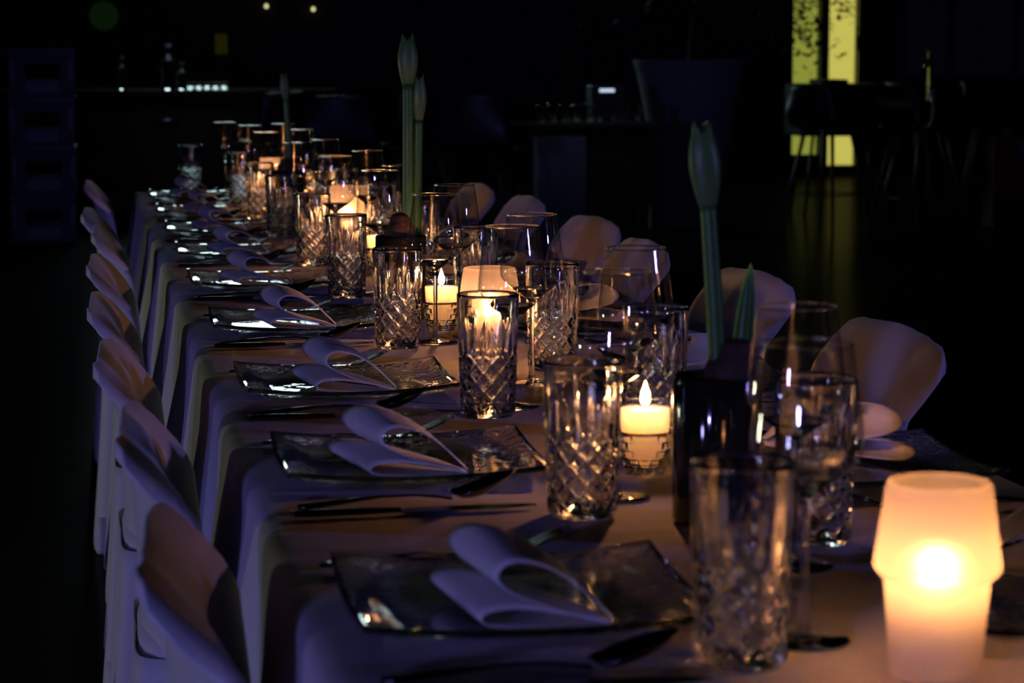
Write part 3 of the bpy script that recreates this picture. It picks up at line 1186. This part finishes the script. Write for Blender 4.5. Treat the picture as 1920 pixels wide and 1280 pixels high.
potted('green amaryllis with one bent bud in a dark pot, nearest the camera', 0.579, 2.036, [(0.000, 0, -0.011, 0, 0.298, 0.0092, 0.080, 0.0150)], leaf=(0.024, 0.0, 0.165, 0.031, 0.243, 0.013), bulb_h=0.042, bulb_x=0.012)
potted('tall amaryllis with twin stems and buds in a dark pot, mid table', 0.510, 3.694, [(0.012, 0, 0.013, 0, 0.386, 0.0105, 0.084, 0.0170), (0.028, 0.01, 0.031, 0.006, 0.327, 0.0085, 0.078, 0.0130)], bulb_h=0.045)
potted('amaryllis with one slim bud in a dark pot, farthest along the table', 0.511, 5.787, [(0.006, 0, -0.003, 0, 0.317, 0.0085, 0.070, 0.0120)], bulb_h=0.04)

# ------------------------------------------------------------------ back of the hall: crates
def make_crate():
    t = thing('drinks_crate', '', 'crate')
    w, d, h, th = 0.40, 0.30, 0.30, 0.012
    x, y = w / 2, d / 2
    mk('bottom', *box(-x, x, -y, y, 0, 0.012, 0.003), 'crate_plastic', t, smooth=False)
    for sy in (-1, 1):
        parts = []
        y0, y1 = (y - th, y) if sy > 0 else (-y, -y + th)
        p = mk('long_side', *join(box(-x, x, y0, y1, 0.012, 0.11), box(-x, -x + 0.09, y0, y1, 0.11, 0.21), box(x - 0.09, x, y0, y1, 0.11, 0.21), box(-x, x, y0, y1, 0.21, 0.30)), 'crate_plastic', t, smooth=False)
        o = y0 - 0.004 if sy < 0 else y1
        mk('side_panel', *box(-0.10, 0.10, o, o + 0.004, 0.03, 0.10), 'crate_light', p, smooth=False)
        mk('rim_band', *box(-x - 0.003, x + 0.003, o, o + 0.004, 0.285, 0.298), 'crate_light', p, smooth=False)
        mk('corner_rib', *box(-x + 0.01, -x + 0.035, o, o + 0.004, 0.10, 0.24), 'crate_light', p, smooth=False)
        mk('corner_rib', *box(x - 0.035, x - 0.01, o, o + 0.004, 0.10, 0.24), 'crate_light', p, smooth=False)
    for sx in (-1, 1):
        x0, x1 = (x - th, x) if sx > 0 else (-x, -x + th)
        mk('short_side', *box(x0, x1, -y + th, y - th, 0.012, 0.30), 'crate_plastic', t, smooth=False)
    return t


cr0 = make_crate()
for i, w in enumerate(('bottom crate of the stack', 'second crate from the floor in the stack', 'third crate from the floor in the stack', 'top crate of the stack')):
    place(cr0, 'dark plastic drinks crate in the left background, ' + w, 'crate', 'stacked drinks crates', (-0.245 + (0.008 if i % 2 else 0), 14.6, 0.301 * i), 0)

# counter with bottle, glasses and paper at the back left
ct = thing('bar_counter', 'long dark bar counter in the left background', 'counter', (0.3, 17.2, 0))
mk('worktop', *box(-2.2, 1.6, -0.35, 0.35, 0.865, 0.905, 0.006), 'dark_wood', ct, smooth=False)
mk('front_panel', *box(-2.15, 1.55, -0.28, -0.24, 0.0, 0.865, 0.004), 'dark_wood', ct, smooth=False)
mk('side_panel', *box(1.51, 1.55, -0.24, 0.30, 0, 0.865, 0.004), 'dark_wood', ct, smooth=False)
mk('side_panel', *box(-2.15, -2.11, -0.24, 0.30, 0, 0.865, 0.004), 'dark_wood', ct, smooth=False)
mk('handle', *tube([(0.22, -0.30, 0.685), (0.40, -0.30, 0.685)], 0.010, 8), 'table_metal', ct)


def bottle(label, x, y, z, h=0.32, r=0.042, mat='solid_glass', cap='crate_light', group=None):
    t = thing('glass_bottle', label, 'bottle', (x, y, z), 0, group)
    pr = smooth_line([(r * 0.9, 0.001), (r, 0.01), (r, h * 0.55), (r * 0.85, h * 0.66), (r * 0.38, h * 0.80), (r * 0.34, h * 0.95)], 3)
    mk('body', *lathe(pr, 24, cap0=True, cap1=True), mat, t)
    mk('cap', *lathe([(r * 0.40, h * 0.93), (r * 0.40, h * 0.995), (r * 0.3, h)], 16, cap0=True, cap1=True), cap, t)
    return t


bottle('tall clear bottle catching blue light on the left counter', 0.635, 17.05, 0.9055, 0.33, 0.055)
bottle('small clear bottle beside the tall one on the left counter', 0.73, 17.0, 0.9055, 0.20, 0.035)
bottle('slim clear bottle standing alone on the left counter', 0.30, 17.05, 0.9055, 0.24, 0.030)


def small_glass_mesh(h=0.12, r=0.034):
    return lathe(smooth_line([(r * 0.80, 0.001), (r * 0.84, 0.004), (r, h), (r - 0.0015, h + 0.0008), (r - 0.003, h), (r * 0.80, 0.012), (0.001, 0.010)], 2), 24, cap0=True, cap1=True)


sg0 = mk('drinking_glass', *small_glass_mesh(), 'solid_glass')
sgu = False
for i in range(5):
    o = sg0 if not sgu else sg0.copy()
    if sgu:
        C.objects.link(o)
    sgu = True
    o.location = (0.795 + i * 0.062, 17.08 + 0.02 * (i % 2), 0.9055)
    tag(o, 'short clear glass on the left counter, ' + ['first', 'second', 'third', 'fourth', 'last'][i] + ' of five from the bottle', 'glass', 'glasses on the left counter')
tag(mk('paper_sheet', *[[(0.86, 16.93, 0.9062), (1.05, 16.90, 0.9062), (1.07, 17.03, 0.9062), (0.9, 17.04, 0.9075), (0.86, 16.93, 0.9068), (1.05, 16.90, 0.9068), (1.07, 17.03, 0.9068), (0.9, 17.04, 0.9081)],
     [(3, 2, 1, 0), (4, 5, 6, 7), (0, 1, 5, 4), (1, 2, 6, 5), (2, 3, 7, 6), (3, 0, 4, 7)]], 'white_paper', smooth=False), 'white paper sheet at the end of the left counter', 'paper')

# small lamps on the back wall
for i, (x, z) in enumerate(((1.672, 1.59), (2.098, 1.565))):
    t = thing('festoon_bulb', 'small warm bulb high in the background, ' + ('left' if i == 0 else 'right') + ' of the pair', 'bulb', (x, 20.93, z), 0, 'bulbs in the background')
    mk('glass_bulb', *lathe(smooth_line([(0.004, -0.018), (0.014, -0.010), (0.016, 0.0), (0.012, 0.012), (0.008, 0.02)], 2), 14, cap0=True, cap1=True), 'bulb_lit', t)
    mk('socket', *lathe([(0.010, 0.018), (0.011, 0.05), (0.006, 0.055)], 12, cap0=True, cap1=True), 'black_frame', t)
    mk('hook', *tube([(0, 0, 0.05), (0, 0.03, 0.07), (0, 0.068, 0.07)], 0.004, 6), 'black_frame', t)
t = thing('round_sign', 'faint green round sign on the far wall at upper left', 'sign', (0.218, 20.96, 1.50))
V, Fc = lathe([(0.001, 0.0), (0.125, 0.0), (0.13, 0.008), (0.13, 0.03), (0.001, 0.032)], 32, cap0=True, cap1=True)
mk('face', [(a, -c, b) for a, b, c in V], Fc, 'exit_green', t)
V, Fc = lathe([(0.131, 0.0), (0.142, 0.0), (0.142, 0.036), (0.131, 0.036)], 32, closed=True)
mk('rim', [(a, -c + 0.02, b) for a, b, c in V], Fc, 'black_frame', t)
t = thing('wall_lamp', 'dim yellowish lamp box on the far wall above the glasses', 'wall lamp', (1.26, 20.95, 1.16))
mk('housing', *box(-0.07, 0.07, 0.0, 0.05, -0.02, 0.20, 0.006), 'black_frame', t, smooth=False)
mk('diffuser', *box(-0.055, 0.055, -0.012, 0.0, 0, 0.18, 0.004), 'dim_yellow', t, smooth=False)


# ------------------------------------------------------------------ bar stools with splayed legs
def make_stool():
    t = thing('bar_stool', '', 'bar stool')
    # shell: seat flowing into a low back
    pr = smooth_line([(0.20, 0.665), (0.19, 0.690), (0.10, 0.690), (-0.08, 0.680), (-0.17, 0.70), (-0.205, 0.80), (-0.225, 0.97)], 4)
    V, Fc = [], []
    NW = 10
    for (x, z) in pr:
        q = sstep(0.7, 0.98, z)
        hw = 0.205 - 0.03 * q
        for k in range(NW + 1):
            u = -1 + 2 * k / NW
            V.append((x + 0.06 * u * u * q, hw * u, z + 0.022 * u * u * (1 - q) - 0.03 * u ** 4 * q))
    m = NW + 1
    for j in range(len(pr) - 1):
        for k in range(NW):
            Fc.append((j * m + k, j * m + k + 1, (j + 1) * m + k + 1, (j + 1) * m + k))
    s = mk('shell', V, Fc, 'dark_plastic', t)
    md = s.modifiers.new('thickness', 'SOLIDIFY')
    md.thickness = 0.014
    for sx in (-1, 1):
        for sy in (-1, 1):
            mk('leg', *tube([(sx * 0.10, sy * 0.11, 0.685), (sx * 0.215, sy * 0.215, 0.0)], [0.015, 0.010], 8), 'leg_wood', t)
    for a, b in (((-1, -1), (1, -1)), ((1, -1), (1, 1)), ((1, 1), (-1, 1)), ((-1, 1), (-1, -1))):
        mk('footrest', *tube([(a[0] * 0.175, a[1] * 0.178, 0.24), (b[0] * 0.175, b[1] * 0.178, 0.24)], 0.006, 6), 'dark_plastic', t)
    return t


st0 = make_stool()
SPOT = [((4.88, 14.55), 0.6, 'left of the two in front of the yellow door'), ((5.36, 14.05), 2.2, 'right of the two in front of the yellow door'),
        ((1.30, 11.6), 1.4, 'first from the left behind the covered chairs'), ((1.74, 12.2), 1.9, 'second from the left behind the covered chairs'),
        ((1.96, 11.3), 1.2, 'third from the left behind the covered chairs'), ((1.04, 12.7), 2.0, 'behind the far end of the banquet table'),
        ((5.95, 15.75), 0.4, 'left of the two behind the long high table'), ((6.6, 15.9), -0.5, 'right of the two behind the long high table')]
for (x, y), a, w in SPOT:
    place(st0, 'dark shell bar stool, ' + w, 'bar stool', 'bar stools in the background', (x, y, 0), a)

# high table beside the stools, right background
ht = thing('high_table', 'long dark high table in the right background', 'table', (6.5, 15.0, 0))
mk('tabletop', *box(-1.0, 2.4, -0.35, 0.35, 0.80, 0.85, 0.006), 'dark_wood', ht, smooth=False)
mk('apron', *box(-0.9, 2.3, -0.28, -0.25, 0.66, 0.80, 0.003), 'dark_wood', ht, smooth=False)
for lx in (-0.9, 2.3):
    for ly in (-0.28, 0.28):
        mk('leg', *box(lx - 0.03, lx + 0.03, ly - 0.03, ly + 0.03, 0, 0.80, 0.004), 'dark_wood', ht, smooth=False)
t = thing('red_box', 'dim red box with a pale sticker under the right high table', 'box', (6.25, 14.60, 0))
mk('body', *box(-0.22, 0.22, -0.12, 0.10, 0.0, 0.62, 0.006), 'red_plastic', t, smooth=False)
mk('sticker', *box(-0.05, 0.05, -0.123, -0.12, 0.50, 0.60), 'crate_light', t, smooth=False)
bottle('slim bottle with a bright glint on the right high table', 5.74, 15.0, 0.8505, 0.36, 0.030)
t = thing('power_adapter', 'small black box with a blue light on the right high table', 'adapter', (5.86, 14.85, 0.8505))
mk('body', *box(-0.05, 0.05, -0.03, 0.03, 0, 0.05, 0.004), 'dark_plastic', t, smooth=False)
mk('indicator', *box(-0.012, 0.012, -0.033, -0.03, 0.016, 0.036), 'blue_led', t, smooth=False)
t = thing('dark_filler', 'black filler case standing behind the stools on the right', 'case', (5.38, 15.9, 0))  # added dark block, masks the yellow door like massed stool backs
mk('body', *box(-0.32, 0.32, -0.2, 0.2, 0.58, 0.955, 0.01), 'dark_plastic', t, smooth=False)
mk('lid', *box(-0.15, 0.05, -0.15, 0.15, 0.955, 0.985, 0.006), 'dark_plastic', t, smooth=False)
for sx in (-1, 1):
    for sy in (-1, 1):
        mk('leg', *tube([(sx * 0.27, sy * 0.17, 0), (sx * 0.2, sy * 0.12, 0.585)], 0.012, 8), 'dark_plastic', t)

# service table with glasses, centre right background
sv = thing('service_table', 'dark service table with glasses in the centre background', 'table', (2.9, 13.1, 0))
mk('tabletop', *box(-0.42, 0.40, -0.3, 0.3, 0.745, 0.775, 0.005), 'dark_wood', sv, smooth=False)
mk('modesty_panel', *box(-0.40, 0.38, -0.26, -0.24, 0.30, 0.745, 0.003), 'dark_wood', sv, smooth=False)
for lx in (-0.38, 0.36):
    for ly in (-0.27, 0.27):
        mk('leg', *box(lx - 0.02, lx + 0.02, ly - 0.02, ly + 0.02, 0, 0.745, 0.003), 'dark_wood', sv, smooth=False)
for i in range(9):
    o = sg0.copy()
    C.objects.link(o)
    o.location = (2.62 + i * 0.072, 13.0 + 0.03 * (i % 2), 0.7755)
    o.scale = (0.9, 0.9, 0.85)
    tag(o, 'short clear glass on the centre service table, ' + NTH[i].replace('nearest', 'first') + ' of nine from the left', 'glass', 'glasses on the service table')
t = thing('cash_box', 'dark box with a glowing white strip on the service table', 'box', (3.06, 13.25, 0.7755))
mk('body', *box(-0.10, 0.10, -0.08, 0.08, 0, 0.21, 0.006), 'dark_plastic', t, smooth=False)
mk('light_strip', *box(-0.055, 0.035, -0.084, -0.08, 0.172, 0.192, 0.001), 'led_lit', t, smooth=False)
t = thing('cardboard_carton', 'pale carton standing in front of the service table', 'carton', (2.66, 12.70, 0))
mk('body', *box(-0.14, 0.14, -0.1, 0.1, 0, 0.70, 0.004), 'concrete', t, smooth=False)
mk('flap', *box(-0.14, 0.14, -0.1, -0.005, 0.7005, 0.706), 'concrete', t, smooth=False)

# ------------------------------------------------------------------ planter with a small tree
pl = thing('potted_tree', 'dark leafy tree in a tall pale tapering planter, right background', 'potted tree', (4.03, 14.9, 0))
mk('planter', *lathe(smooth_line([(0.27, 0.001), (0.275, 0.02), (0.265, 0.35), (0.30, 0.70), (0.37, 1.05), (0.395, 1.12), (0.375, 1.12), (0.35, 1.04), (0.001, 1.02)], 3), 40, cap0=True, cap1=True), 'concrete', pl)
mk('soil', *lathe([(0.34, 1.03), (0.2, 1.05), (0.001, 1.055)], 24, cap0=True, cap1=True), 'soil', pl)
TB = (0, 0, 1.04)
mk('trunk', *tube(smooth_line([(0, 0, 0), (0.03, 0.02, 0.5), (-0.02, 0, 1.0), (0.02, 0, 1.6)], 5), [0.03] * 15 + [0.015], 10), 'bark', pl, loc=TB)
rt = random.Random(21)
BR = [((0.0, 0, 0.35), (0.45, 0.05, 0.62), (0.86, 0.1, 0.42)), ((0.02, 0, 0.6), (0.45, 0.0, 0.85), (0.98, 0.1, 0.66)), ((0, 0, 0.7), (0.4, -0.1, 1.0), (0.85, -0.1, 0.95)),
      ((0, 0, 0.4), (-0.3, 0.1, 0.7), (-0.6, 0.0, 0.6)), ((0, 0, 0.8), (-0.3, 0.1, 1.1), (-0.5, 0.1, 1.2)), ((0, 0, 0.9), (0.2, -0.1, 1.4), (0.55, -0.1, 1.5)),
      ((0, 0, 0.3), (0.4, -0.1, 0.42), (0.82, -0.05, 0.22)), ((0.02, 0, 0.75), (0.55, 0.1, 0.78), (1.12, 0.0, 0.42))]
LV, LF = [], []


def add_leaf(p, s):
    a, b = rt.uniform(0, 6.28), rt.uniform(-0.9, 0.9)
    dx, dy, dz = cos(a) * cos(b), sin(a) * cos(b), sin(b)
    nx, ny = -sin(a), cos(a)
    o = len(LV)
    w = s * 0.28
    LV.extend([p, (p[0] + dx * s * 0.5 + nx * w, p[1] + dy * s * 0.5 + ny * w, p[2] + dz * s * 0.5), (p[0] + dx * s, p[1] + dy * s, p[2] + dz * s), (p[0] + dx * s * 0.5 - nx * w, p[1] + dy * s * 0.5 - ny * w, p[2] + dz * s * 0.5),
               (p[0] + dx * s * 0.5, p[1] + dy * s * 0.5, p[2] + dz * s * 0.5 - 0.004)])
    LF.extend([(o, o + 1, o + 2, o + 3), (o, o + 4, o + 1), (o + 1, o + 4, o + 2), (o + 2, o + 4, o + 3), (o + 3, o + 4, o)])


for bi, b in enumerate(BR):
    path = smooth_line(list(b), 6)
    mk('branch', *tube(path, [0.012 - 0.009 * k / len(path) for k in range(len(path))], 6), 'bark', pl, loc=TB)
    sparse = bi == 7
    for k, p in enumerate(path):
        if k < 3:
            continue
        for q in range(12 if sparse else 46):
            sp = 0.05 if sparse else 0.12
            add_leaf((p[0] + rt.gauss(0, sp), p[1] + rt.gauss(0, sp), p[2] + rt.gauss(0, sp)), rt.uniform(0.04, 0.075))
lf = mk('foliage', LV, LF, 'foliage', pl, smooth=False, loc=TB)
lf['kind'] = 'stuff'
